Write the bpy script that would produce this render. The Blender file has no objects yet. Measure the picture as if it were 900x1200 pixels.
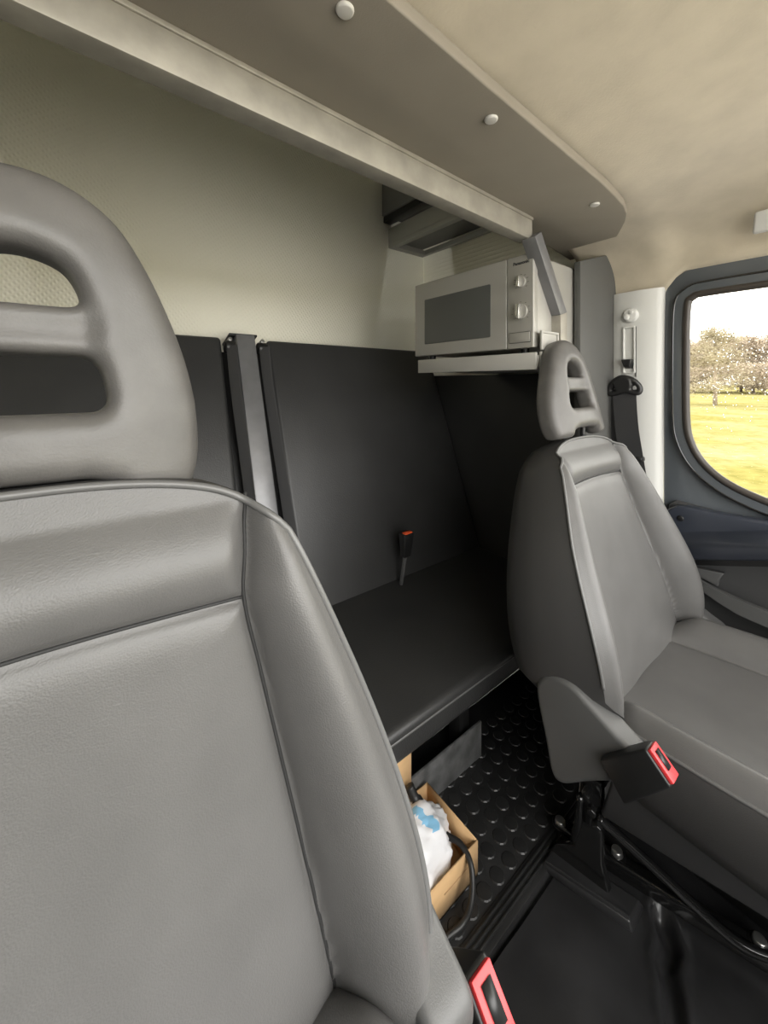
import bpy, bmesh, math, random
from mathutils import Vector, Matrix
R = math.radians
sc = bpy.context.scene
col = sc.collection
random.seed(7)

# ------------------------------------------------------------------ camera, world, light, exposure
CAM_F, CAM_YAW, CAM_HOR = 455.0, 37.8, 449.0
cd = bpy.data.cameras.new('camera'); cam = bpy.data.objects.new('camera', cd); col.objects.link(cam)
cd.sensor_fit = 'AUTO'; cd.sensor_width = 36.0; cd.lens = CAM_F / 1200 * 36.0
cd.shift_y = -(600 - CAM_HOR) / 1200; cd.clip_start = 0.01; cd.clip_end = 2000
cam.location = (0, 0, 0); cam.rotation_euler = (R(90), 0, -R(CAM_YAW))
sc.camera = cam

w = bpy.data.worlds.new('overcast_sky'); sc.world = w; w.use_nodes = True
bg = w.node_tree.nodes['Background']
bg.inputs[0].default_value = (1.0, 0.985, 0.955, 1); bg.inputs[1].default_value = 8.5

def portal(name, loc, rot, sx, sy):
    l = bpy.data.lights.new(name, 'AREA'); l.shape = 'RECTANGLE'; l.size = sx; l.size_y = sy
    l.cycles.is_portal = True
    o = bpy.data.objects.new(name, l); col.objects.link(o); o.location = loc; o.rotation_euler = rot
portal('portal_windscreen', (.48, -.72, .08), (R(90), 0, 0), 1.9, .96)      # faces rearwards (+Y)
portal('portal_side_right', (1.50, -.12, -.02), (R(90), 0, R(90)), 1.0, .66)

sc.view_settings.view_transform = 'Standard'; sc.view_settings.look = 'None'
sc.view_settings.exposure = 0.0; sc.view_settings.gamma = 1.0; sc.view_settings.use_curve_mapping = False

# ------------------------------------------------------------------ materials
def mat(name, base, rough=.5, metal=0, bump=0, bscale=300, btype='noise', var=0, vscale=8, spec=.5, coat=0, sheen=0, var2=None):
    m = bpy.data.materials.new(name); m.use_nodes = True
    nt = m.node_tree; n = nt.nodes; b = n['Principled BSDF']
    b.inputs['Base Color'].default_value = (*base, 1); b.inputs['Roughness'].default_value = rough
    b.inputs['Metallic'].default_value = metal; b.inputs['Specular IOR Level'].default_value = spec
    b.inputs['Coat Weight'].default_value = coat
    if sheen: b.inputs['Sheen Weight'].default_value = sheen
    tc = n.new('ShaderNodeTexCoord')
    if var:
        t = n.new('ShaderNodeTexNoise'); t.inputs['Scale'].default_value = vscale; t.inputs['Detail'].default_value = 5
        nt.links.new(tc.outputs['Object'], t.inputs['Vector'])
        r = n.new('ShaderNodeValToRGB'); lo = [c * (1 - var) for c in base]; hi = [min(1, c * (1 + var)) for c in base]
        if var2: hi = var2
        r.color_ramp.elements[0].color = (*lo, 1); r.color_ramp.elements[1].color = (*hi, 1)
        r.color_ramp.elements[0].position = .35; r.color_ramp.elements[1].position = .65
        nt.links.new(t.outputs[0], r.inputs[0]); nt.links.new(r.outputs[0], b.inputs['Base Color'])
    if bump:
        if btype == 'voronoi':
            t = n.new('ShaderNodeTexVoronoi'); t.feature = 'SMOOTH_F1'
        else:
            t = n.new('ShaderNodeTexNoise'); t.inputs['Detail'].default_value = 3
        t.inputs['Scale'].default_value = bscale
        nt.links.new(tc.outputs['Object'], t.inputs['Vector'])
        bp = n.new('ShaderNodeBump'); bp.inputs['Strength'].default_value = bump; bp.inputs['Distance'].default_value = .001
        nt.links.new(t.outputs[0], bp.inputs['Height']); nt.links.new(bp.outputs[0], b.inputs['Normal'])
    return m

M = {}
M['leather'] = mat('seat_leather', (.100, .098, .095), .42, bump=.2, bscale=850, btype='voronoi', var=.06, vscale=14, spec=.5)
M['leather_side'] = mat('seat_side_leather', (.040, .039, .038), .5, bump=.2, bscale=850, btype='voronoi')
M['seam'] = mat('seam_thread', (.02, .02, .02), .7)
M['piping'] = mat('piping_vinyl', (.11, .11, .108), .35)
M['headrest'] = mat('headrest_foam', (.095, .091, .086), .42, bump=.25, bscale=500, var=.10, vscale=25)
M['bench'] = mat('bench_leather', (.030, .030, .0295), .42, bump=.3, bscale=320, btype='voronoi', var=.1, vscale=6, spec=.45)
M['plastic_dark'] = mat('dark_plastic', (.045, .045, .046), .45, bump=.2, bscale=900)
M['plastic_cover'] = mat('cover_plastic', (.085, .085, .083), .45, bump=.2, bscale=900)
M['plastic_grey'] = mat('grey_cover_plastic', (.26, .26, .255), .45, bump=.2, bscale=900)
M['black'] = mat('black_plastic', (.012, .012, .012), .4)
M['black_gloss'] = mat('black_painted_metal', (.010, .010, .010), .14, spec=.7)
M['red'] = mat('red_button', (.72, .045, .05), .4)
M['orange'] = mat('orange_button', (.75, .10, .03), .4)
M['rubber'] = mat('floor_rubber', (.018, .018, .018), .42, bump=.4, bscale=160, var=.3, vscale=9)
M['mat'] = mat('front_mat_rubber', (.026, .026, .027), .32, bump=.5, bscale=40, var=.3, vscale=7)
M['wall_rear'] = None
M['alu'] = mat('brushed_aluminium', (.35, .33, .285), .5, .35, bump=.2, bscale=120, var=.12, vscale=20)
M['steel'] = mat('steel_tube', (.20, .20, .205), .38, .35, var=.1, vscale=15)
M['galv'] = mat('galvanised_bolt', (.6, .6, .58), .3, .9)
M['board'] = mat('board_vinyl', (.235, .21, .172), .62, bump=.25, bscale=500, var=.04)
M['cap'] = mat('white_cap', (.58, .565, .53), .45)
M['headliner'] = mat('headliner_felt', (.48, .425, .33), .9, bump=.6, bscale=220, var=.07, vscale=12, sheen=.2)
M['white_trim'] = mat('white_pillar_plastic', (.60, .60, .575), .5, bump=.15, bscale=700)
M['grey_panel'] = mat('grey_side_panel', (.085, .085, .08), .65, bump=.2, bscale=400)
M['micro'] = mat('microwave_silver', (.37, .36, .33), .42, .25)
M['micro_dark'] = mat('microwave_window', (.075, .078, .075), .3)
M['micro_print'] = mat('microwave_print', (.06, .06, .06), .5)
M['micro_knob'] = mat('microwave_knob', (.62, .61, .58), .25, .8)
M['shelf'] = mat('shelf_laminate', (.40, .39, .36), .5)
M['locker'] = mat('locker_frame', (.36, .36, .33), .6)
M['locker_dark'] = mat('locker_panel', (.17, .17, .165), .55)
M['door_paint'] = mat('door_paint', (.085, .095, .105), .25, coat=.5)
M['seal'] = mat('window_seal', (.045, .038, .032), .45)
M['door_panel'] = mat('door_panel_plastic', (.055, .055, .055), .5, bump=.2, bscale=600)
M['blue'] = mat('blue_black_vinyl', (.036, .041, .054), .28, bump=.25, bscale=500)
M['belt'] = mat('belt_webbing', (.030, .030, .031), .6, bump=.4, bscale=1200)
M['card'] = mat('cardboard', (.62, .40, .20), .85, var=.06, vscale=30)
M['card_in'] = mat('cardboard_inner', (.50, .31, .15), .85)
M['bag'] = mat('white_plastic_bag', (.80, .80, .82), .3, bump=.8, bscale=60)
M['bagblue'] = mat('blue_print', (.25, .52, .75), .35)
M['cable'] = mat('cable_rubber', (.015, .015, .015), .45)
M['dash'] = mat('dashboard_plastic', (.06, .06, .06), .6)
M['roof'] = mat('outer_shell', (.45, .45, .44), .6)
M['bark'] = mat('bark', (.26, .21, .16), .9, var=.2)
M['twigs'] = mat('winter_twigs', (.30, .245, .19), .9, var=.25, vscale=.6)
M['conifer'] = mat('pale_conifer_twigs', (.30, .26, .175), .9, var=.25, vscale=.8)
M['plate'] = mat('scuffed_plate', (.17, .172, .172), .4, .3, bump=.5, bscale=40, var=.35, vscale=25)
M['drop'] = None

def wall_material():
    m = bpy.data.materials.new('woven_wall_covering'); m.use_nodes = True; nt = m.node_tree; n = nt.nodes; b = n['Principled BSDF']
    b.inputs['Roughness'].default_value = .55; b.inputs['Base Color'].default_value = (.85, .825, .70, 1)
    tc = n.new('ShaderNodeTexCoord'); mp = n.new('ShaderNodeMapping'); mp.inputs['Rotation'].default_value = (0, 0, 0)
    nt.links.new(tc.outputs['Object'], mp.inputs['Vector'])
    def wave(rot, scale):
        mp = n.new('ShaderNodeMapping'); mp.inputs['Rotation'].default_value = (0, rot, 0); nt.links.new(tc.outputs['Object'], mp.inputs['Vector'])
        wv = n.new('ShaderNodeTexWave'); wv.bands_direction = 'X'; wv.inputs['Scale'].default_value = scale
        wv.inputs['Distortion'].default_value = 1.2; wv.inputs['Detail'].default_value = 2; wv.inputs['Detail Scale'].default_value = 2
        nt.links.new(mp.outputs[0], wv.inputs['Vector']); return wv
    a = wave(R(35), 28); c = wave(R(-50), 22)
    mx = n.new('ShaderNodeMath'); mx.operation = 'MULTIPLY'
    nt.links.new(a.outputs['Fac'], mx.inputs[0]); nt.links.new(c.outputs['Fac'], mx.inputs[1])
    bp = n.new('ShaderNodeBump'); bp.inputs['Strength'].default_value = .5; bp.inputs['Distance'].default_value = .002
    nt.links.new(mx.outputs[0], bp.inputs['Height']); nt.links.new(bp.outputs[0], b.inputs['Normal'])
    return m
M['wall_rear'] = wall_material()

def grass_material():
    m = bpy.data.materials.new('winter_grass'); m.use_nodes = True; nt = m.node_tree; n = nt.nodes; b = n['Principled BSDF']
    b.inputs['Roughness'].default_value = 1; b.inputs['Specular IOR Level'].default_value = 0
    tc = n.new('ShaderNodeTexCoord')
    t1 = n.new('ShaderNodeTexNoise'); t1.inputs['Scale'].default_value = .35; t1.inputs['Detail'].default_value = 8
    t2 = n.new('ShaderNodeTexNoise'); t2.inputs['Scale'].default_value = 3.5; t2.inputs['Detail'].default_value = 6
    for t in (t1, t2): nt.links.new(tc.outputs['Object'], t.inputs['Vector'])
    r1 = n.new('ShaderNodeValToRGB'); r1.color_ramp.elements[0].position = .35; r1.color_ramp.elements[1].position = .68
    r1.color_ramp.elements[0].color = (.205, .178, .060, 1); r1.color_ramp.elements[1].color = (.265, .235, .125, 1)
    r2 = n.new('ShaderNodeValToRGB'); r2.color_ramp.elements[0].position = .3; r2.color_ramp.elements[1].position = .75
    r2.color_ramp.elements[0].color = (.65, .68, .6, 1); r2.color_ramp.elements[1].color = (1.1, 1.08, 1.1, 1)
    nt.links.new(t1.outputs[0], r1.inputs[0]); nt.links.new(t2.outputs[0], r2.inputs[0])
    mx = n.new('ShaderNodeMix'); mx.data_type = 'RGBA'; mx.blend_type = 'MULTIPLY'; mx.inputs[0].default_value = 1
    nt.links.new(r1.outputs[0], mx.inputs[6]); nt.links.new(r2.outputs[0], mx.inputs[7]); nt.links.new(mx.outputs[2], b.inputs['Base Color'])
    return m
M['grass'] = grass_material()

def glass_material(name, tint, refl=.06):
    m = bpy.data.materials.new(name); m.use_nodes = True; nt = m.node_tree; n = nt.nodes
    n.remove(n['Principled BSDF'])
    tr = n.new('ShaderNodeBsdfTransparent'); tr.inputs[0].default_value = (*tint, 1)
    gl = n.new('ShaderNodeBsdfGlossy'); gl.inputs['Roughness'].default_value = .02
    fr = n.new('ShaderNodeFresnel'); fr.inputs[0].default_value = 1.3
    mx = n.new('ShaderNodeMixShader'); nt.links.new(fr.outputs[0], mx.inputs[0])
    nt.links.new(tr.outputs[0], mx.inputs[1]); nt.links.new(gl.outputs[0], mx.inputs[2])
    nt.links.new(mx.outputs[0], n['Material Output'].inputs[0])
    return m
M['glass'] = glass_material('tinted_door_glass', (.84, .84, .82))
dm = bpy.data.materials.new('rain_drop'); dm.use_nodes = True
b = dm.node_tree.nodes['Principled BSDF']; b.inputs['Transmission Weight'].default_value = 1; b.inputs['Roughness'].default_value = .05; b.inputs['IOR'].default_value = 1.33
M['drop'] = dm

# ------------------------------------------------------------------ helpers
def setp(o, label=None, cat=None, group=None, kind=None):
    if label: o['label'] = label
    if cat: o['category'] = cat
    if group: o['group'] = group
    if kind: o['kind'] = kind
    return o
def empty(name, loc=(0, 0, 0), label=None, cat=None, group=None, kind=None):
    o = bpy.data.objects.new(name, None); col.objects.link(o); o.location = loc
    o.empty_display_size = .05
    return setp(o, label, cat, group, kind)
def link(name, me, m, parent=None, smooth=True, **kw):
    if m is not None:
        me.materials.clear(); me.materials.append(M[m] if isinstance(m, str) else m)
    if smooth:
        me.polygons.foreach_set('use_smooth', [True] * len(me.polygons))
    o = bpy.data.objects.new(name, me); col.objects.link(o)
    if parent: o.parent = parent; o.matrix_parent_inverse = Matrix.Identity(4)
    return setp(o, **kw)
def off(parent):
    return Vector(parent.location) if parent else Vector((0, 0, 0))
def mesh(verts, faces, name='mesh'):
    me = bpy.data.meshes.new(name); me.from_pydata([tuple(v) for v in verts], [], faces); me.update(); return me
def bm_mesh(bm, name='mesh'):
    bmesh.ops.recalc_face_normals(bm, faces=bm.faces[:])
    me = bpy.data.meshes.new(name); bm.to_mesh(me); bm.free(); return me
def sharp(me, ang=35):
    bm = bmesh.new(); bm.from_mesh(me)
    for e in bm.edges:
        if len(e.link_faces) == 2: e.smooth = e.calc_face_angle(0) < R(ang)
    bm.to_mesh(me); bm.free(); return me
def box_me(x0, x1, y0, y1, z0, z1, bev=.003, seg=2):
    bm = bmesh.new(); bmesh.ops.create_cube(bm, size=1)
    for v in bm.verts:
        v.co = Vector(((x0 + x1) / 2 + v.co.x * (x1 - x0), (y0 + y1) / 2 + v.co.y * (y1 - y0), (z0 + z1) / 2 + v.co.z * (z1 - z0)))
    if bev:
        bmesh.ops.bevel(bm, geom=bm.edges[:], offset=bev, segments=seg, affect='EDGES', profile=.5)
    return sharp(bm_mesh(bm), 40)
def box(name, x0, x1, y0, y1, z0, z1, m, parent=None, bev=.003, seg=2, **kw):
    return link(name, box_me(x0, x1, y0, y1, z0, z1, bev, seg), m, parent, **kw)
def hexa_me(pts, bev=.003, seg=2):
    """8 points: bottom ring of 4 then top ring of 4"""
    bm = bmesh.new(); vs = [bm.verts.new(p) for p in pts]
    for f in ((0, 1, 2, 3), (4, 5, 6, 7), (0, 1, 5, 4), (1, 2, 6, 5), (2, 3, 7, 6), (3, 0, 4, 7)):
        bm.faces.new([vs[i] for i in f])
    bmesh.ops.recalc_face_normals(bm, faces=bm.faces[:])
    if bev: bmesh.ops.bevel(bm, geom=bm.edges[:], offset=bev, segments=seg, affect='EDGES', profile=.5)
    return sharp(bm_mesh(bm), 40)
def smooth_path(pts, n=8, closed=False):
    """Catmull-Rom resample"""
    P = [Vector(p) for p in pts]; out = []
    N = len(P); rng = N if closed else N - 1
    for i in range(rng):
        if closed: p0, p1, p2, p3 = P[i - 1], P[i], P[(i + 1) % N], P[(i + 2) % N]
        else: p0, p1, p2, p3 = P[max(i - 1, 0)], P[i], P[i + 1], P[min(i + 2, N - 1)]
        for k in range(n):
            t = k / n
            out.append(.5 * ((2 * p1) + (-p0 + p2) * t + (2 * p0 - 5 * p1 + 4 * p2 - p3) * t * t + (-p0 + 3 * p1 - 3 * p2 + p3) * t ** 3))
    if not closed: out.append(P[-1])
    return out
def tube_me(path, r, seg=8, closed=False, rs=None):
    P = [Vector(p) for p in path]; N = len(P); verts = []; faces = []
    up = None
    for i, p in enumerate(P):
        if closed: t = P[(i + 1) % N] - P[i - 1]
        else: t = P[min(i + 1, N - 1)] - P[max(i - 1, 0)]
        t.normalize()
        if up is None:
            up = Vector((0, 0, 1)) if abs(t.z) < .9 else Vector((1, 0, 0))
        a = t.cross(up)
        if a.length < 1e-6: a = t.orthogonal()
        a.normalize(); bb = a.cross(t).normalized(); up = bb
        rr = rs[i] if rs else r
        for k in range(seg):
            an = 2 * math.pi * k / seg
            verts.append(p + a * (rr * math.cos(an)) + bb * (rr * math.sin(an)))
    for i in range(N if closed else N - 1):
        j = (i + 1) % N
        for k in range(seg):
            k2 = (k + 1) % seg
            faces.append((i * seg + k, i * seg + k2, j * seg + k2, j * seg + k))
    if not closed:
        faces.append(tuple(range(seg))[::-1]); faces.append(tuple((N - 1) * seg + k for k in range(seg)))
    return mesh(verts, faces)
def bar_me(p, q, wa, wb, up=(0, 0, 1), bev=.002):
    """rectangular bar from p to q: wa across, wb along 'up'"""
    p, q = Vector(p), Vector(q); t = (q - p).normalized(); a = t.cross(Vector(up)).normalized(); bb = a.cross(t).normalized()
    pts = []
    for c in (p, q):
        for sa, sb in ((-1, -1), (1, -1), (1, 1), (-1, 1)): pts.append(c + a * (sa * wa / 2) + bb * (sb * wb / 2))
    return hexa_me(pts, bev)
def cyl_me(p, q, r0, r1=None, seg=24, bev=0):
    p, q = Vector(p), Vector(q); r1 = r0 if r1 is None else r1
    L = (q - p).length
    bm = bmesh.new(); bmesh.ops.create_cone(bm, cap_ends=True, segments=seg, radius1=r0, radius2=r1, depth=L)
    if bev: 
        ed = [e for e in bm.edges if len(e.link_faces) == 2 and e.calc_face_angle(0) > R(50)]
        bmesh.ops.bevel(bm, geom=ed, offset=bev, segments=2, affect='EDGES', profile=.5)
    rot = (q - p).to_track_quat('Z', 'Y').to_matrix().to_4x4()
    bmesh.ops.transform(bm, matrix=Matrix.Translation((p + q) / 2) @ rot, verts=bm.verts)
    return sharp(bm_mesh(bm), 40)
def join_me(mes):
    bm = bmesh.new()
    for m in mes: bm.from_mesh(m)
    me = bpy.data.meshes.new('mesh'); bm.to_mesh(me); bm.free(); return me
def plate_me(outline, holes=(), ext=.01, bev=.003, res=3, fn=None):
    """2-D outline (u,v) with holes -> solid of half thickness ext (+bev edges), thickness along local w; fn maps (u,v,w)->xyz"""
    cu = bpy.data.curves.new('plate', 'CURVE'); cu.dimensions = '2D'; cu.fill_mode = 'BOTH'
    cu.extrude = ext; cu.bevel_depth = bev; cu.bevel_resolution = res; cu.offset = -bev
    for lp in (outline, *holes):
        s = cu.splines.new('POLY'); s.points.add(len(lp) - 1)
        for pt, q in zip(s.points, lp): pt.co = (q[0], q[1], 0, 1)
        s.use_cyclic_u = True
    o = bpy.data.objects.new('plate', cu); col.objects.link(o)
    dg = bpy.context.evaluated_depsgraph_get(); dg.update()
    me = bpy.data.meshes.new_from_object(o.evaluated_get(dg))
    bpy.data.objects.remove(o); bpy.data.curves.remove(cu)
    bm = bmesh.new(); bm.from_mesh(me); bmesh.ops.remove_doubles(bm, verts=bm.verts, dist=1e-5)
    if fn:
        for v in bm.verts: v.co = Vector(fn(*v.co))
    bpy.data.meshes.remove(me)
    return sharp(bm_mesh(bm), 35)
def rrect(x0, x1, y0, y1, r, n=6):
    out = []
    for cx, cy, a0 in ((x1 - r, y1 - r, 0), (x0 + r, y1 - r, 90), (x0 + r, y0 + r, 180), (x1 - r, y0 + r, 270)):
        for k in range(n + 1):
            a = R(a0 + 90 * k / n); out.append((cx + r * math.cos(a), cy + r * math.sin(a)))
    return out
def remesh(me, voxel, smooth_it=4):
    o = bpy.data.objects.new('tmp', me); col.objects.link(o)
    md = o.modifiers.new('r', 'REMESH'); md.mode = 'VOXEL'; md.voxel_size = voxel
    if smooth_it:
        sm = o.modifiers.new('s', 'SMOOTH'); sm.factor = .5; sm.iterations = smooth_it
    dg = bpy.context.evaluated_depsgraph_get(); dg.update()
    out = bpy.data.meshes.new_from_object(o.evaluated_get(dg)); bpy.data.objects.remove(o); return out
def interp(x, xs, ys):
    """smooth monotone-ish interpolation (cosine-free cubic Hermite)"""
    if x <= xs[0]: return ys[0]
    if x >= xs[-1]: return ys[-1]
    for i in range(len(xs) - 1):
        if x <= xs[i + 1]:
            h = xs[i + 1] - xs[i]; t = (x - xs[i]) / h
            def sl(j):
                if j == 0: return (ys[1] - ys[0]) / (xs[1] - xs[0])
                if j == len(xs) - 1: return (ys[-1] - ys[-2]) / (xs[-1] - xs[-2])
                return (ys[j + 1] - ys[j - 1]) / (xs[j + 1] - xs[j - 1])
            m0, m1 = sl(i) * h, sl(i + 1) * h
            return (2*t**3 - 3*t**2 + 1) * ys[i] + (t**3 - 2*t**2 + t) * m0 + (-2*t**3 + 3*t**2) * ys[i + 1] + (t**3 - t**2) * m1
def sstep(a, b, x):
    t = max(0, min(1, (x - a) / (b - a))); return t * t * (3 - 2 * t)
def wall_plate(name, X, outline, holes, m, thick=.012, **kw):
    """plate lying in a plane X = const, outline in (Y, Z)"""
    return link(name, plate_me(outline, holes, thick / 2, .0015, 1, lambda u, v, w_: (X + w_, u, v)), m, **kw)

FLOOR = -1.02
# ------------------------------------------------------------------ large structure
box('floor', -.42, 1.44, -.75, 1.50, FLOOR - .06, FLOOR - .035, 'rubber', bev=0, kind='structure', label='black floor under the cab')
# rear bulkhead
box('wall_rear', -.46, 1.46, 1.47, 1.50, FLOOR - .05, 1.55, 'wall_rear', bev=0, kind='structure', label='pale green woven wall covering behind the bench')
box('ceiling_rear', -.46, 1.46, .62, 1.50, 1.52, 1.55, 'wall_rear', bev=0, kind='structure', label='high roof above the rear bench')
box('wall_loft', -.46, 1.46, .60, .62, .45, 1.55, 'roof', bev=0, kind='structure', label='front of the overhead stowage')
box('wall_right', 1.40, 1.44, .40, 1.50, FLOOR, 1.55, 'wall_rear', bev=0, kind='structure', label='pale side wall behind the microwave')
box('wall_left', -.46, -.42, .40, 1.50, FLOOR, 1.55, 'wall_rear', bev=0, kind='structure', label='side wall on the near side')
box('wall_front', -.46, 1.44, -.80, -.70, FLOOR, -.44, 'dash', bev=.02, kind='structure', label='dashboard below the windscreen')

# headliner: profile swept fore-aft, curling down at both sides
def headliner():
    ys = [-.60 + 1.24 * i / 62 for i in range(63)]
    verts = []; faces = []; NP = 40
    for y in ys:
        zr = .470 + .085 * math.sin(max(0, min(1, (.38 - y) / .7)) * math.pi / 2)
        zr -= .0
        zend = .330 - .055 * sstep(.36, .42, y)
        for side in (-1, 1):
            pass
        prof = []
        for k in range(NP + 1):
            t = k / NP           # 0 centre -> 1 lower end of side
            if t < .45:
                x = .49 + (1.02 - .49) * (t / .45); z = zr - .004 * (t / .45) ** 2
            else:
                a = (t - .45) / .55 * math.pi / 2
                ex = 2 / 2.6
                x = 1.02 + (.375) * (math.sin(a) ** ex)
                z = zend + (zr - .004 - zend) * (math.cos(a) ** ex if math.cos(a) > 1e-9 else 0)
            # soft dents over the door as the felt follows the roof rail
            z += -.012 * math.exp(-((x - 1.30) / .06) ** 2) * sstep(.30, .10, y)
            prof.append((x, z))
        row = [(.98 - x, y, z) for x, z in prof[::-1]] + [(x, y, z) for x, z in prof[1:]]
        verts += row
    W = 2 * NP + 1
    for i in range(len(ys) - 1):
        for k in range(W - 1):
            faces.append((i * W + k, i * W + k + 1, (i + 1) * W + k + 1, (i + 1) * W + k))
    me = mesh(verts, faces)
    o = link('ceiling', me, 'headliner', kind='structure', label='beige felt headliner curving down to the door')
    md = o.modifiers.new('s', 'SOLIDIFY'); md.thickness = .012; md.offset = 1
    return o
headliner()
box('roof_outer', -.46, 1.46, -.55, .62, .60, .63, 'roof', bev=0, kind='structure', label='outer roof skin')

# ------------------------------------------------------------------ front door and its window
WIN = [(.352, .215), (.355, .05), (.354, -.10), (.345, -.165), (.318, -.222), (.27, -.268), (.20, -.300), (.10, -.325), (0, -.340), (-.30, -.36), (-.50, -.36), (-.55, -.33), (-.50, -.1), (-.40, .20), (-.36, .240), (-.30, .255), (.10, .255), (.30, .255), (.338, .248)]
win = [(p.x, p.y) for p in smooth_path([(a, b, 0) for a, b in WIN], 6, True)]
def grow(loop, d):
    n = len(loop); out = []
    for i in range(n):
        t = Vector(loop[(i + 1) % n]) - Vector(loop[i - 1]); t.normalize()
        out.append((loop[i][0] - t.y * d, loop[i][1] + t.x * d))
    return out
def area(l): return sum(l[i - 1][0] * l[i][1] - l[i][0] * l[i - 1][1] for i in range(len(l)))
SG = -1 if area(win) > 0 else 1
def big(loop, d): return grow(loop, SG * d)
DX = 1.395
door = empty('door_1', (DX, .4, FLOOR), kind='structure', label='dark painted front door with rain-spotted window')
def dl(o):  # place world-built mesh under an Empty
    o.location = -o.parent.location; return o
door_out = [(.412, -1.0)] + [(.327 + .085 * math.cos(R(a)), .250 + .085 * math.sin(R(a))) for a in range(0, 91, 6)] + [(-.45, .335), (-.62, -.3), (-.62, -1.0)]
dl(link('door_skin', plate_me(door_out, [win], .012, .004, 2, lambda u, v, w_: (DX + .018 + w_, u, v)), 'door_paint', door))
# raised inner frame round the glass
fr_out = big(win, .036)
dl(link('window_frame', plate_me(fr_out, [win], .010, .008, 4, lambda u, v, w_: (DX + .004 + w_, u, v)), 'door_paint', door))
dl(link('window_seal', tube_me([(DX - .010, u, v) for u, v in big(win, -.001)], .010, 10, True), 'seal', door))
dl(link('frame_bead', tube_me([(DX - .012, u, v) for u, v in big(win, .031)], .0035, 8, True), 'black_gloss', door))
# door lower lining, armrest, pocket
def extrude_profile(prof, y0, y1, n=1, fn=None):
    verts = []; faces = []; K = len(prof)
    for i in range(n + 1):
        y = y0 + (y1 - y0) * i / n
        for (x, z) in prof:
            p = (x, y, z)
            verts.append(fn(*p) if fn else p)
    for i in range(n):
        for k in range(K):
            k2 = (k + 1) % K
            faces.append((i * K + k, i * K + k2, (i + 1) * K + k2, (i + 1) * K + k))
    faces.append(tuple(range(K))[::-1]); faces.append(tuple(n * K + k for k in range(K)))
    bm = bmesh.new(); bm.from_mesh(mesh(verts, faces)); return sharp(bm_mesh(bm), 40)
low_out = [(.385, -1.0), (.395, -.50), (.392, -.36), (.375, -.345), (.30, -.352), (.15, -.375), (-.60, -.39), (-.62, -1.0)]
dl(link('door_lining', plate_me(low_out, [], .006, .006, 3, lambda u, v, w_: (DX - .012 + w_, u, v)), 'door_panel', door))
def arm_k(y): return max(0, min(1.25, (.39 - y) / .21))
def arm_up(u): return interp(u, [-.6, .0, .18, .30, .36, .392], [-.335, -.340, -.346, -.350, -.350, -.372])
ZU = (.388, .380, .365, .34, .30, .24, .18, .12, .06, .0, -.1, -.3, -.60)
up_out = [(u, arm_up(u)) for u in ZU[::-1]] + [(.393, -.40), (.394, -.47)] + [(u, -.455 + .075 * arm_k(u)) for u in ZU]
arm = dl(link('armrest', plate_me(up_out, [], .010, .008, 4, lambda u, v, w_: (DX - .032 + w_, u, v)), 'blue', door))
def ledge(y0, y1, n=40):
    verts = []; faces = []
    for i in range(n + 1):
        y = y0 + (y1 - y0) * i / n
        k = arm_k(y); dep = .018 + .082 * k; X0 = DX - .040
        zc_, zf, zb = -.428 + .060 * k, -.462 + .082 * k, -.515 + .095 * k
        prof = [(X0 + .01, zc_ + .004), (X0 - .004, zc_), (X0 - dep * .4, zc_ + (zf - zc_) * .45), (X0 - dep * .85, zf + .003), (X0 - dep, zf - .004), (X0 - dep - .003, zf - .012), (X0 - dep + .002, zb + .006), (X0 - dep + .010, zb), (X0 + .01, zb)]
        verts += [(x, y, z) for x, z in prof]
    K = 9
    for i in range(n):
        for k in range(K - 1): faces.append((i * K + k, i * K + k + 1, (i + 1) * K + k + 1, (i + 1) * K + k))
    faces.append(tuple(range(K))[::-1]); faces.append(tuple(n * K + k for k in range(K)))
    bm = bmesh.new(); bm.from_mesh(mesh(verts, faces)); return sharp(bm_mesh(bm), 50)
lg = link('armrest_ledge', ledge(.392, -.6), 'blue', arm)
link('screw_cap', cyl_me((DX - .048, .356, -.385), (DX - .054, .356, -.385), .009, .007, 20, .001), 'black', arm)
def under(y0, y1, n=30):
    verts = []; faces = []
    for i in range(n + 1):
        y = y0 + (y1 - y0) * i / n; k = arm_k(y); dep = .012 + .078 * k; X0 = DX - .036; zb = -.515 + .095 * k
        verts += [(X0, y, zb + .004), (X0 - dep, y, zb + .004), (X0 - dep + .004, y, zb - .016), (X0, y, zb - .022)]
    for i in range(n):
        for k in range(4): faces.append((i * 4 + k, i * 4 + (k + 1) % 4, i * 4 + 4 + (k + 1) % 4, i * 4 + 4 + k))
    bm = bmesh.new(); bm.from_mesh(mesh(verts, faces)); return sharp(bm_mesh(bm), 40)
dl(link('lower_edge_strip', under(.388, -.6), 'black', door))
rim = smooth_path([(DX - .026, .366, -.515), (DX - .040, .340, -.528), (DX - .050, .30, -.542), (DX - .056, .25, -.550), (DX - .062, .18, -.556), (DX - .066, .0, -.566), (DX - .066, -.5, -.58)], 8)
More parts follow.
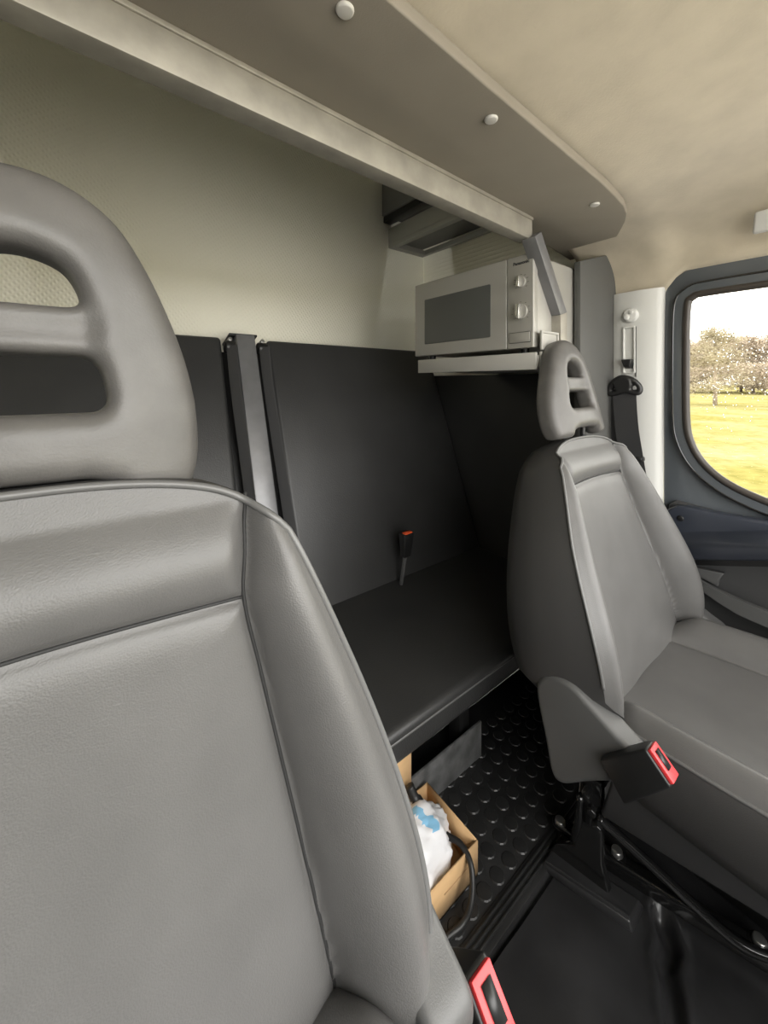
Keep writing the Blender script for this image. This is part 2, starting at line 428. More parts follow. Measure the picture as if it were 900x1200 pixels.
def ribbon(path, th, hs):
    verts = []; faces = []; N = len(path)
    for i, p in enumerate(path):
        hh = hs(i / (N - 1))
        for dx, dz in ((0, 0), (-th, 0), (-th, -hh), (0, -hh)): verts.append(p + Vector((dx, 0, dz)))
    for i in range(N - 1):
        for k in range(4): faces.append((i * 4 + k, i * 4 + (k + 1) % 4, i * 4 + 4 + (k + 1) % 4, i * 4 + 4 + k))
    faces.append((3, 2, 1, 0)); faces.append(tuple((N - 1) * 4 + k for k in range(4)))
    bm = bmesh.new(); bm.from_mesh(mesh(verts, faces)); bmesh.ops.recalc_face_normals(bm, faces=bm.faces[:])
    bmesh.ops.bevel(bm, geom=[e for e in bm.edges if e.calc_face_angle(0) > R(60)], offset=.002, segments=2, affect='EDGES')
    return sharp(bm_mesh(bm), 40)
dl(link('pocket_rim', ribbon(rim, .016, lambda t: .006 + .034 * min(1, t * 1.8)), 'plastic_cover', door))
dl(link('pocket_web', plate_me([(.352, -.518), (.262, -.508), (.272, -.528), (.276, -.548), (.32, -.538)], [], .004, .003, 2, lambda u, v, w_: (DX - .036 + w_, u, v)), 'plastic_cover', door))
pane = wall_plate('window_1', DX + .020, big(win, .008), [], 'glass', .004, kind='structure', label='door window pane speckled with raindrops')
# raindrops
bmr = bmesh.new(); rr = random.Random(3)
for cy, cz, n, sy, sz in ((.268, .02, 90, .022, .075), (.205, .03, 60, .02, .06), (.30, -.03, 30, .02, .04), (.10, .03, 60, .06, .08), (.24, .05, 30, .05, .06)):
    for _ in range(n):
        y, z = rr.gauss(cy, sy), rr.gauss(cz, sz)
        if not (-.3 < y < .335 and -.25 < z < .22): continue
        s = rr.uniform(.0007, .0021)
        bmesh.ops.create_icosphere(bmr, subdivisions=1, radius=s, matrix=Matrix.Translation((DX + .0228, y, z)) @ Matrix.Diagonal((.5, .8, rr.uniform(1, 1.7), 1)))
rd = link('raindrops', bm_mesh(bmr), 'drop', pane, kind='stuff')
# opposite door (beside the camera, out of the picture) kept windowless to block side light
wall_plate('door_2_solid', -.43, [(.412, -1.0), (.412, .62), (-.45, .62), (-.72, -.3), (-.72, -1.0)], [], 'door_paint', .03, kind='structure', label='unseen driver door beside the camera, left solid to block side light')
wall_plate('wall_door_head', DX + .035, [(.44, .30), (.44, .62), (-.60, .62), (-.60, .30)], [], 'roof', .012, kind='structure', label='roof rail above the door')

# B pillar trim
PX = 1.372
pil = empty('pillar_trim', (PX, .47, FLOOR), kind='structure', label='white plastic pillar trim holding the seat belt')
prof = [(1.40, .548), (1.378, .545), (PX, .530), (PX - .002, .47), (PX + .004, .425), (1.385, .410), (1.40, .407)]
def pillar():
    verts = []; faces = []; zs = [.29 - i * (1.31) / 20 for i in range(21)]; K = len(prof)
    for z in zs:
        for x, y in prof: verts.append((x, y + .012 * (.29 - z) * (1 if y < .48 else .3), z))
    for i in range(20):
        for k in range(K - 1): faces.append((i * K + k, i * K + k + 1, (i + 1) * K + k + 1, (i + 1) * K + k))
    bm = bmesh.new(); bm.from_mesh(mesh(verts, faces)); bmesh.ops.recalc_face_normals(bm, faces=bm.faces[:])
    return sharp(bm_mesh(bm), 50)
dl(link('trim_panel', pillar(), 'white_trim', pil))
kn = dl(link('round_cap', cyl_me((PX, .492, .214), (PX - .014, .492, .214), .024, .020, 28, .004), 'white_trim', pil))
link('cap_lobe', cyl_me((PX - .013, .500, .208), (PX - .020, .500, .208), .010, .008, 20, .003), 'white_trim', kn)
link('cap_lobe', cyl_me((PX - .013, .487, .222), (PX - .018, .487, .222), .007, .006, 20, .002), 'white_trim', kn)
dl(link('slot_frame', plate_me(rrect(.478, .515, .03, .180, .005), [rrect(.484, .509, .034, .174, .004)], .002, .002, 2, lambda u, v, w_: (PX - .003 + w_, u, v)), 'white_trim', pil))
dl(link('slot_groove', plate_me(rrect(.476, .4782, .02, .178, .001), [], .002, .0004, 1, lambda u, v, w_: (PX - .003 + w_, u, v)), 'plastic_cover', pil))
dl(link('height_slider', hexa_me([(PX - .002, .486, .045), (PX - .002, .508, .045), (PX - .022, .506, .052), (PX - .022, .490, .052), (PX - .002, .482, .075), (PX - .002, .513, .075), (PX - .026, .513, .075), (PX - .026, .482, .075)], .003), 'black', pil))
# grey inner side panel between pillar and rear wall
link('trim_1', hexa_me([(1.165, .552, FLOOR), (1.398, .545, FLOOR), (1.398, .572, FLOOR), (1.165, .572, FLOOR), (1.165, .552, .362), (1.398, .545, .432), (1.398, .572, .432), (1.165, .572, .362)], .003), 'grey_panel', kind='structure', label='dark grey upright panel beside the white pillar')

# seat belt on the B pillar
sb = empty('seat_belt', (PX - .03, .5, .0), 'black three-point seat belt hanging from the white pillar', 'seat belt', 'seat belts')
dring = smooth_path([(PX - .03, .545, -.030), (PX - .034, .532, .000), (PX - .038, .505, .018), (PX - .036, .475, .010), (PX - .030, .458, -.012), (PX - .032, .462, -.030), (PX - .036, .495, -.024), (PX - .034, .530, -.034)], 6, True)
dl(link('belt_loop', remesh(join_me([tube_me(dring, .0085, 10, True), cyl_me((PX - .03, .502, -.002), (PX - .046, .502, -.004), .030, .024, 24)]), .003, 3), 'black', sb))
def strap(path, wdir, width, th=.0015, n=6):
    P = smooth_path(path, n); verts = []; faces = []
    for i, p in enumerate(P):
        t = (P[min(i + 1, len(P) - 1)] - P[max(i - 1, 0)]).normalized()
        wd = (wdir(i / (len(P) - 1)) if callable(wdir) else Vector(wdir)).normalized()
        wd = (wd - t * wd.dot(t)).normalized(); nn = t.cross(wd).normalized()
        for k in range(9):
            s = (k / 8 - .5)
            q = p + wd * (s * width) + nn * (th * (1 if k % 2 else .3))
            verts.append(q)
        for k in range(8, -1, -1):
            s = (k / 8 - .5); verts.append(p + wd * (s * width) - nn * th * .5)
    K = 18
    for i in range(len(P) - 1):
        for k in range(K): faces.append((i * K + k, i * K + (k + 1) % K, i * K + K + (k + 1) % K, i * K + K + k))
    faces.append(tuple(range(K))[::-1]); faces.append(tuple((len(P) - 1) * K + k for k in range(K)))
    bm = bmesh.new(); bm.from_mesh(mesh(verts, faces)); return sharp(bm_mesh(bm), 50)
dl(link('webbing', strap([(PX - .030, .500, -.022), (PX - .036, .497, -.06), (PX - .040, .490, -.14), (PX - .042, .478, -.22), (PX - .045, .462, -.32), (PX - .05, .44, -.50), (PX - .05, .42, -.80)], (0, 1, 0), .066), 'belt', sb))
dl(link('webbing', strap([(PX - .022, .520, -.02), (PX - .024, .522, -.12), (PX - .022, .515, -.3), (PX - .020, .505, -.6)], (0, 1, 0), .040), 'belt', sb))
dl(box('belt_guide', PX - .058, PX - .028, .443, .502, -.236, -.222, 'black', sb, .004))

# grab-handle base at the roof rail
gh = empty('grab_handle', (1.36, .17, .40), 'pale plastic grab-handle foot on the headliner above the window', 'handle')
dl(link('handle_foot', hexa_me([(1.330, .205, .375), (1.345, .205, .375), (1.345, .12, .375), (1.330, .12, .375), (1.315, .198, .425), (1.335, .198, .425), (1.335, .12, .425), (1.315, .12, .425)], .006, 3), 'white_trim', gh))
dl(link('handle_bar', tube_me(smooth_path([(1.322, .13, .40), (1.295, .10, .395), (1.285, .0, .39), (1.295, -.10, .395), (1.322, -.13, .40)], 8), .011, 12), 'white_trim', gh))

# ------------------------------------------------------------------ overhead shelf board, caps and beam
bo = [(-.41, .345), (.10, .346), (.262, .348), (.475, .360), (.705, .371), (.90, .380), (.986, .387), (1.06, .396), (1.115, .410), (1.165, .432), (1.21, .458), (1.26, .488), (1.30, .514), (1.333, .545), (1.358, .585), (1.372, .63), (1.378, .69), (1.05, .645), (.95, .600), (-.41, .600)]
board = link('overhead_shelf', plate_me(bo, [], .007, .003, 2, lambda u, v, w_: (u, v, .449 + w_)), 'board', label='taupe overhead shelf board running across the cab ceiling', cat='shelf')
for x, y in ((.243, .388), (.535, .400), (.991, .435)):
    o = link('fixing_cap', cyl_me((x, y, .439), (x, y, .4345), .0115, .0100, 24, .0015), 'cap')
    o.parent = board
beam = empty('metal_beam', (0, .55, .38), 'bare aluminium beam under the overhead shelf board', 'beam')
for o in (box('box_section', -.46, .945, .0, .038, .0, .060, 'alu', beam, .002), box('top_flange', -.46, .945, -.0035, .0005, .051, .060, 'alu', beam, .001)):
    o.location = (0, -.016, .001); o.rotation_euler = (0, 0, R(2.4))
br = empty('metal_brace', (1.06, .55, .05), 'grey steel brace angling down beside the microwave', 'brace')
def flat_bar(p):  # four (x, z) corners, 40 mm deep
    return hexa_me([(x, .551, z) for x, z in p] + [(x, .591, z) for x, z in p], .0015)
dl(link('diagonal_bar', flat_bar([(.920, .378), (.950, .398), (1.084, .2005), (1.048, .1895)]), 'steel', br))
dl(link('upright_bar', flat_bar([(1.048, .1893), (1.084, .2003), (1.088, .036), (1.052, .036)]), 'alu', br))

# ------------------------------------------------------------------ microwave on its shelf
shelf = empty('microwave_shelf', (.95, .55, .04), 'pale laminate shelf carrying the microwave', 'shelf')
dl(box('shelf_board', .952, 1.395, .562, 1.02, .040, .074, 'shelf', shelf, .002))
dl(box('front_lip', .944, .954, .564, 1.02, .036, .082, 'shelf', shelf, .002))
dl(link('end_plate', plate_me(rrect(.955, 1.005, .040, .084, .002), [], .002, .001, 1, lambda u, v, w_: (u, .557 + w_, v)), 'shelf', shelf))
dl(link('end_plate', plate_me(rrect(.957, 1.045, .088, .140, .002), [rrect(.963, 1.039, .094, .134, .001)], .002, .001, 1, lambda u, v, w_: (u, .557 + w_, v)), 'shelf', shelf))
dl(link('end_plate', plate_me(rrect(.962, 1.040, .093, .135, .001), [], .001, .0005, 1, lambda u, v, w_: (u, .560 + w_, v)), 'shelf', shelf))
mw = empty('microwave_oven', (.95, .81, .085), 'silver microwave oven with two round dials', 'microwave')
MX, MY0, MY1, MZ0, MZ1 = .950, .574, 1.042, .096, .352
dl(box('housing', MX + .018, MX + .30, MY0 + .004, MY1 - .004, MZ0 + .003, MZ1 - .003, 'micro', mw, .006, 3))
SEAM = .657
drd = dl(link('oven_door', plate_me(rrect(SEAM + .0008, MY1, MZ0, MZ1, .004), [], .008, .003, 3, lambda u, v, w_: (MX + .011 + w_, u, v)), 'micro', mw))
link('door_window', plate_me(rrect(.712, .990, .136, .292, .004), [], .0008, .0006, 1, lambda u, v, w_: (MX - .0006 + w_, u, v)), 'micro_dark', drd)
pn = dl(link('control_panel', plate_me(rrect(MY0, SEAM - .0008, MZ0, MZ1, .004), [], .008, .003, 3, lambda u, v, w_: (MX + .011 + w_, u, v)), 'micro', mw))
KC = (.611, .277, .0155), (.612, .196, .0215)
for ky, kz, kr in KC:
    kb = dl(link('dial', cyl_me((MX + .001, ky, kz), (MX - .006, ky, kz), kr, kr * .96, 28, .001), 'micro', mw))
    link('dial_grip', box_me(MX - .020, MX - .004, ky - kr * .27, ky + kr * .27, kz - kr * .96, kz + kr * .96, .002), 'micro_knob', kb)
    tk = []
    for i in range(9):
        a = R(-130 + 260 * i / 8); rr_ = kr + .0055; L = .0018 if kr > .018 else .003
        cy_, cz_ = ky + math.sin(a) * rr_, kz + math.cos(a) * rr_
        tk.append(box_me(MX - .0004, MX + .001, cy_ - L, cy_ + L, cz_ - .0006, cz_ + .0006, 0))
    link('dial_markings', join_me(tk), 'micro_print', pn, smooth=False)
link('release_button', plate_me(rrect(MY0 + .010, SEAM - .010, .112, .139, .002), [], .001, .0008, 1, lambda u, v, w_: (MX - .0005 + w_, u, v)), 'micro', pn)
link('button_outline', plate_me(rrect(MY0 + .0085, SEAM - .0085, .1105, .1405, .002), [rrect(MY0 + .0097, SEAM - .0097, .1117, .1393, .002)], .0004, .0001, 0, lambda u, v, w_: (MX - .0003 + w_, u, v)), 'micro_print', pn)
def text_me(s, size):
    cu = bpy.data.curves.new('text', 'FONT'); cu.body = s; cu.size = size; cu.extrude = .0004; cu.offset = .0004; cu.align_x = 'CENTER'
    o = bpy.data.objects.new('text', cu); col.objects.link(o)
    dg = bpy.context.evaluated_depsgraph_get(); dg.update()
    me = bpy.data.meshes.new_from_object(o.evaluated_get(dg)); bpy.data.objects.remove(o); bpy.data.curves.remove(cu); return me
tm = text_me('Panasonic', .0125)
for v in tm.vertices:
    u, vv, ww = v.co; v.co = (MX - .0006 - ww, .611 - u, .3265 + vv)
link('maker_lettering', tm, 'micro_print', pn, smooth=False)
for yy in (MY0 + .05, MY1 - .05):
    for xx in (MX + .04, MX + .32):
        dl(link('foot', cyl_me((xx, yy, MZ0 + .004), (xx, yy, .0735), .012, .010, 16), 'black', mw))
# rear overhead locker above the microwave
lk = empty('overhead_locker', (1.25, 1.1, .63), 'grey overhead locker with recessed panel above the microwave', 'locker')
dl(link('frame', plate_me(rrect(1.165, 1.392, .70, 1.468, .002), [rrect(1.195, 1.372, .74, 1.432, .002)], .010, .002, 1, lambda u, v, w_: (u, v, .662 + w_)), 'locker', lk))
dl(box('side_panel', 1.165, 1.178, .70, 1.468, .668, .745, 'locker', lk, .002))
dl(box('recessed_panel', 1.178, 1.392, .71, 1.468, .690, .700, 'locker_dark', lk, .001))
dl(box('upper_box', 1.125, 1.392, .72, 1.468, .795, .95, 'locker_dark', lk, .004))
dl(box('upper_batten', 1.135, 1.18, .72, 1.468, .765, .795, 'black', lk, .002))

# ------------------------------------------------------------------ rear bench
BASE = Vector((0, 1.07, -.70)); TOP = Vector((0, 1.385, .160))
BA = math.atan2(TOP.y - BASE.y, TOP.z - BASE.z); BL = (TOP - BASE).length
def cushion(x0, x1, y0, y1, z0, z1, bev, seg=5):
    bm = bmesh.new(); bmesh.ops.create_cube(bm, size=1)
    for v in bm.verts: v.co = Vector(((x0 + x1) / 2 + v.co.x * (x1 - x0), (y0 + y1) / 2 + v.co.y * (y1 - y0), (z0 + z1) / 2 + v.co.z * (z1 - z0)))
    bmesh.ops.bevel(bm, geom=bm.edges[:], offset=bev, segments=seg, affect='EDGES', profile=.55)
    me = bm_mesh(bm); return me
rb_ = empty('rear_bench', (.5, .9, FLOOR), 'black leather rear bench with two tall backrests below the microwave', 'bench')
def backrest(x0, x1):
    o = link('backrest', cushion(x0, x1, 0, .075, -.03, BL, .016), 'bench', rb_)
    o.location = BASE - rb_.location; o.rotation_euler = (-BA, 0, 0)
    return o
b1 = backrest(.532, 1.355)
link('piping', tube_me([(.540, .006, -.02), (.540, .006, BL - .02), (.56, .006, BL - .006), (1.34, .006, BL - .006)], .0025, 6), 'piping', b1)
b2 = backrest(-.40, .372)
link('piping', tube_me([(.364, .006, -.02), (.364, .006, BL - .02), (.344, .006, BL - .006), (-.39, .006, BL - .006)], .0025, 6), 'piping', b2)
bench = dl(link('seat_cushion', cushion(-.40, 1.355, .600, 1.10, -.775, -.702, .018), 'bench', rb_))
link('piping', tube_me([(-.38, .6015, -.722), (1.34, .6015, -.722)], .003, 8), 'piping', bench)
# matte black lining under the microwave shelf
box('wall_right_lining', 1.358, 1.398, .575, 1.465, FLOOR, .036, 'bench', bev=.004, kind='structure', label='black lining below the microwave shelf')
# bench under-structure: plate, rail, bolt
bf = rb_
dl(link('kick_plate', box_me(-.35, .862, .676, .682, FLOOR, -.925, .001), 'plate', bf))
dl(box('cross_rail', -.35, 1.35, .70, .74, -.83, -.777, 'black', bf, .003))
dl(box('support_leg', .80, .84, .70, .74, FLOOR, -.83, 'black', bf, .003))
dl(box('rear_panel', -.38, 1.36, .80, .82, FLOOR, -.777, 'black', bf, .001))
bt = dl(link('bolt', cyl_me((.742, .655, -.777), (.742, .655, -.815), .005, .005, 12), 'galv', bf))
for zz in (-.790, -.802):
    link('nut', cyl_me((.742, .655, zz), (.742, .655, zz - .007), .010, .010, 6, .001), 'galv', bt)
# belt post between the backrests
pr = empty('belt_post', (.44, 1.3, -.7), 'upright steel belt post between the two bench backrests', 'post')
up_v = (TOP - BASE).normalized(); nrm = Vector((0, -math.cos(BA), math.sin(BA)))
def bp(x, h, n): return Vector((x, 0, 0)) + BASE + up_v * h + nrm * n
dl(link('post_tube', bar_me(bp(.447, -.1, -.005), bp(.447, BL + .002, -.005), .066, .06, nrm, .006), 'steel', pr))
dl(link('gap_dark_strip', bar_me(bp(.447, -.1, -.066), bp(.447, BL - .03, -.066), .17, .006, nrm, .001), 'black', pr))  # added black strip behind the post, standing in for shade in the gaps
dl(link('top_plate', bar_me(bp(.395, BL + .004, -.03), bp(.492, BL + .004, -.03), .09, .008, up_v, .002), 'black', pr))
def rear_belt(x, sgn, label):
    t = empty('seat_belt', bp(x, BL - .05, .0), label, 'seat belt', 'seat belts')
    dl(link('belt_roller', cyl_me(bp(x - .016, BL - .045, .012), bp(x + .016, BL - .045, .012), .022, .022, 20, .004), 'black', t))
    dl(link('roller_bolt', cyl_me(bp(x, BL - .022, .0), bp(x, BL - .022, .030), .007, .007, 12, .001), 'galv', t))
    dl(link('webbing', strap([bp(x, BL - .05, .036), bp(x + .004 * sgn, BL - .20, .018), bp(x + .012 * sgn, BL - .45, .008), bp(x + .02 * sgn, .1, .004)], (1, -.8 * sgn, 0), .036, n=8), 'belt', t))
    return t
rear_belt(.392, 1, 'black ribbed seat belt to the left of the steel belt post')
rear_belt(.503, 1, 'black ribbed seat belt to the right of the steel belt post')
bk = empty('belt_buckle', (.93, 1.045, -.70), 'small black buckle with orange button standing up from the bench', 'buckle')
BO = -.045
dl(link('stalk', bar_me((.921 + BO, 1.035, -.71), (.930 + BO, 1.02, -.600), .012, .008, (1, 0, 0), .002), 'plastic_cover', bk))
hs = dl(link('buckle_body', hexa_me([(.915 + BO, 1.008, -.602), (.946 + BO, 1.008, -.602), (.946 + BO, 1.030, -.602), (.915 + BO, 1.030, -.602), (.908 + BO, 1.000, -.520), (.955 + BO, 1.000, -.520), (.955 + BO, 1.032, -.515), (.908 + BO, 1.032, -.515)], .004, 3), 'black', bk))
link('release_button', box_me(.915 + BO, .949 + BO, 1.003, 1.020, -.520, -.5145, .002), 'orange', hs)

# ------------------------------------------------------------------ front seats
HTOP = .570
WX = [0, .035, .06, .09, .14, .20, .27, .35, .43, .50, .537, .558, .575]
WY = [.205, .232, .258, .273, .281, .280, .268, .246, .217, .189, .172, .160, .142]
HBOT = .035
def seam_x(h): return interp(h, [0, .035, .15, .30, .40, .463, .50, .537, .58], [.240, .231, .209, .181, .162, .150, .152, .154, .156])
def back_front(x, h):
    """forward displacement n of the backrest front surface"""
    ax = abs(x); wv = interp(h, WX, WY); sx = seam_x(h)
    n = 0.0
    # lumbar bulge and slightly dished centre
    n += .012 * math.exp(-((h - .16) / .14) ** 2) - .006 * math.exp(-(x / .09) ** 2)
    amp = interp(h, [0, .05, .12, .22, .34, .45, .52, .575], [.030, .045, .060, .063, .053, .037, .020, .004])
    if ax > sx:
        t = (ax - sx) / max(.02, wv - sx)
        n += amp * math.sin(min(1, t * 1.15) * math.pi * .62) ** .8 if t > 0 else 0
        n -= .020 * max(0, t - .55) ** 2 / .2 * min(1, amp / .05)
    # upper panel rolls back at the top
    if h > .463: n += .010 * math.sin(min(1, (h - .463) / .08) * math.pi) * sstep(0, .02, sx - ax)
    n -= .018 * sstep(.49, .59, h)
    # seam grooves
    d1 = abs(ax - sx); g = .0055 * math.exp(-(d1 / .0045) ** 2) + .004 * math.exp(-(d1 / .014) ** 2)
    if ax < seam_x(.463) + .004:
        d2 = abs(h - (.463 - .006 * (ax / .15) ** 2 + .006)); g2 = .0055 * math.exp(-(d2 / .0045) ** 2) + .004 * math.exp(-(d2 / .014) ** 2); g = max(g, g2)
    return n - g * (1 - .9 * sstep(.52, .548, h))
def back_mesh():
    NS, NT = 150, 160; verts = []; idx = {}; faces = []
    def top(s): return HTOP - .026 * abs(s) ** 3 - .030 * abs(s) ** 12
    def pt(s, t):
        hb = HBOT + .070 * abs(s) ** 9; h = hb + t * (top(s) - hb)
        wv = interp(h, WX, WY)
        # corner rounding near the top
        x = s * wv
        return x, h
    fr = []
    for j in range(NT + 1):
        for i in range(NS + 1):
            s = -1 + 2 * i / NS; t = j / NT; x, h = pt(s, t)
            verts.append((x, -back_front(x, h), h))
    W = NS + 1
    for j in range(NT):
        for i in range(NS): faces.append((j * W + i, j * W + i + 1, (j + 1) * W + i + 1, (j + 1) * W + i))
    border = [i for i in range(W)] + [j * W + NS for j in range(1, NT + 1)] + [NT * W + i for i in range(NS - 1, -1, -1)] + [j * W for j in range(NT - 1, 0, -1)]
    return verts, faces, border, W, NS, NT
def make_backrest():
    verts, faces, border, W, NS, NT = back_mesh()
    bv = [Vector(verts[i]) for i in border]
    front = mesh(verts, faces)
    # shell: rings going backwards from the border, then a gently domed back
    c = Vector((0, 0, .28)); rings = []
    sv = []; sf = []; N = len(bv)
    levels = ((.0, .0), (.012, .006), (.05, .014), (.10, .010), (.135, -.006), (.150, -.030))
    for dep, ow in levels:
        for p in bv:
            outw = ow
            d = Vector((p.x, 0, (p.z - .28) * .6)); d.normalize()
            th = dep * interp(p.z, [0, .2, .45, .58], [1.0, 1.05, .85, .62])
            outw *= interp(p.z, [0, .3, .45, .58], [1, 1, .5, .15]) if outw > 0 else 1
            sv.append((p.x + d.x * outw, max(p.y, -.03) * (1 - min(1, dep / .03)) + (p.y if dep < .001 else 0) * 0 + (p.y * max(0, 1 - dep / .05)) * 0 + th if dep > 0 else p.y, p.z + d.z * outw))
    K = len(levels)
    for r in range(K - 1):
        for i in range(N):
            j = (i + 1) % N; sf.append((r * N + i, r * N + j, (r + 1) * N + j, (r + 1) * N + i))
    sv.append((0, .160, .28)); ci = len(sv) - 1
    for i in range(N): sf.append(((K - 1) * N + i, (K - 1) * N + (i + 1) % N, ci))
    bm = bmesh.new(); bm.from_mesh(mesh(sv, sf)); shell = bm_mesh(bm)
    pip = tube_me([p + Vector((0, -.001, 0)) for p in bv[NS // 1 + 8: -8 - 0][::2]], .0032, 8)
    # stitched seams in the grooves
    def at(x, h): return Vector((x, -back_front(x, h) - .0018, h))
    seams = []
    for sg in (-1, 1):
        seams.append(tube_me([at(sg * (seam_x(h) - .0012), h) for h in [.040 + i * .0082 for i in range(63)]], .0015, 6))
    seams.append(tube_me([at(x, .469 - .006 * (x / .15) ** 2) for x in [-.149 + .298 * i / 50 for i in range(51)]], .0013, 6))
    return front, shell, pip, seams
def make_headrest():
    outl = [(-.118, 0), (-.124, .012), (-.128, .035), (-.126, .075), (-.117, .115), (-.102, .155), (-.083, .195), (-.062, .226), (-.032, .246), (0, .252)]
    o2 = outl + [(-x, y) for x, y in outl[-2::-1]]
    pts = [(p.x, p.y) for p in smooth_path([(a, b, 0) for a, b in o2], 4)]
    notch = [(.072, .0), (.062, .014), (.045, .020), (0, .021), (-.045, .020), (-.062, .014), (-.072, .0)]
    pts = pts + notch
    lower = [(-.058, .080), (-.056, .073), (-.050, .070), (.050, .070), (.056, .073), (.058, .080), (.054, .101), (.049, .110), (.042, .113), (-.042, .113), (-.049, .110), (-.054, .101)]
    upper = [(p.x, p.y) for p in smooth_path([(-.040, .155, 0), (-.036, .150, 0), (0, .149, 0), (.036, .150, 0), (.040, .155, 0), (.036, .169, 0), (.025, .183, 0), (0, .190, 0), (-.025, .183, 0), (-.036, .169, 0)], 4, True)]
    me = plate_me(pts, [lower, upper], .009, .0165, 6)
    me = remesh(me, .0026, 18)
    for v in me.vertices:
        x, h, n = v.co
        # the mid bar and lower rim are slimmer and rounder, the front is convex
        k = math.exp(-((h - .131) / .018) ** 2) * sstep(.062, .040, abs(x))
        n *= 1 - .38 * k
        n2 = n - 1.6 * x * x - .10 * max(0, h - .16) ** 2 / .09
        v.co = (x, -n2, h * 1.02)
    return me
def make_cushion():
    """seat cushion: x across, y from +.02 (rear) to -.50 (front), z up"""
    NS, NT = 110, 90; verts = []; faces = []
    def wv(t): return interp(t, [0, .15, .5, .9, 1], [.225, .245, .252, .245, .225])
    def top(s, t):
        ax = abs(s); z = .040 + .030 * t - .03 * max(0, t - .86) ** 2 / .02 * .6
        z += -.010 * math.exp(-(s / .5) ** 2)
        if ax > .66:
            k = (ax - .66) / .34; z += (.052 * math.sin(min(1, k * 1.2) * math.pi * .6) - .03 * max(0, k - .6) ** 2 / .16) * (1 - .5 * max(0, t - .7) / .3) * sstep(0, .2, t + .05)
        d = abs(ax - .66); z -= .006 * math.exp(-(d / .018) ** 2)
        return z
    for j in range(NT + 1):
        t = j / NT
        for i in range(NS + 1):
            s = -1 + 2 * i / NS
            verts.append((s * wv(t), .03 - .53 * t, top(s, t)))
    W = NS + 1
    for j in range(NT):
        for i in range(NS): faces.append((j * W + i, j * W + i + 1, (j + 1) * W + i + 1, (j + 1) * W + i))
    border = [i for i in range(W)] + [j * W + NS for j in range(1, NT + 1)] + [NT * W + i for i in range(NS - 1, -1, -1)] + [j * W for j in range(NT - 1, 0, -1)]
    topm = mesh(verts, faces); bm = bmesh.new(); bm.from_mesh(topm); topm = bm_mesh(bm)
    if topm.polygons[0].normal.z < 0: topm.flip_normals()
    bv = [Vector(verts[i]) for i in border]; N = len(bv); sv = []; sf = []
    for dz, o in ((0, 0), (-.012, .008), (-.045, .010), (-.075, -.004), (-.085, -.02)):
        for p in bv:
            d = Vector((p.x, p.y + .235, 0)).normalized()
            sv.append((p.x + d.x * o, p.y + d.y * o, p.z + dz if dz > -.04 else (p.z * .35 + dz)))
    for r in range(4):
        for i in range(N):
            j = (i + 1) % N; sf.append((r * N + i, r * N + j, (r + 1) * N + j, (r + 1) * N + i))
    sf.append(tuple(4 * N + i for i in range(N)))
    bm = bmesh.new(); bm.from_mesh(mesh(sv, sf)); skirt = bm_mesh(bm)
    pip = tube_me([p + Vector((0, 0, .001)) for p in bv[::2]], .003, 8, True)
    seams = [tube_me([Vector((sg * .66 * wv(t), .03 - .53 * t, top(.66, t) + .0006)) for t in [i / 50 for i in range(51)]], .0013, 6) for sg in (-1, 1)]
    return topm, skirt, pip, seams
BK = make_backrest(); HR = make_headrest(); CU = make_cushion()
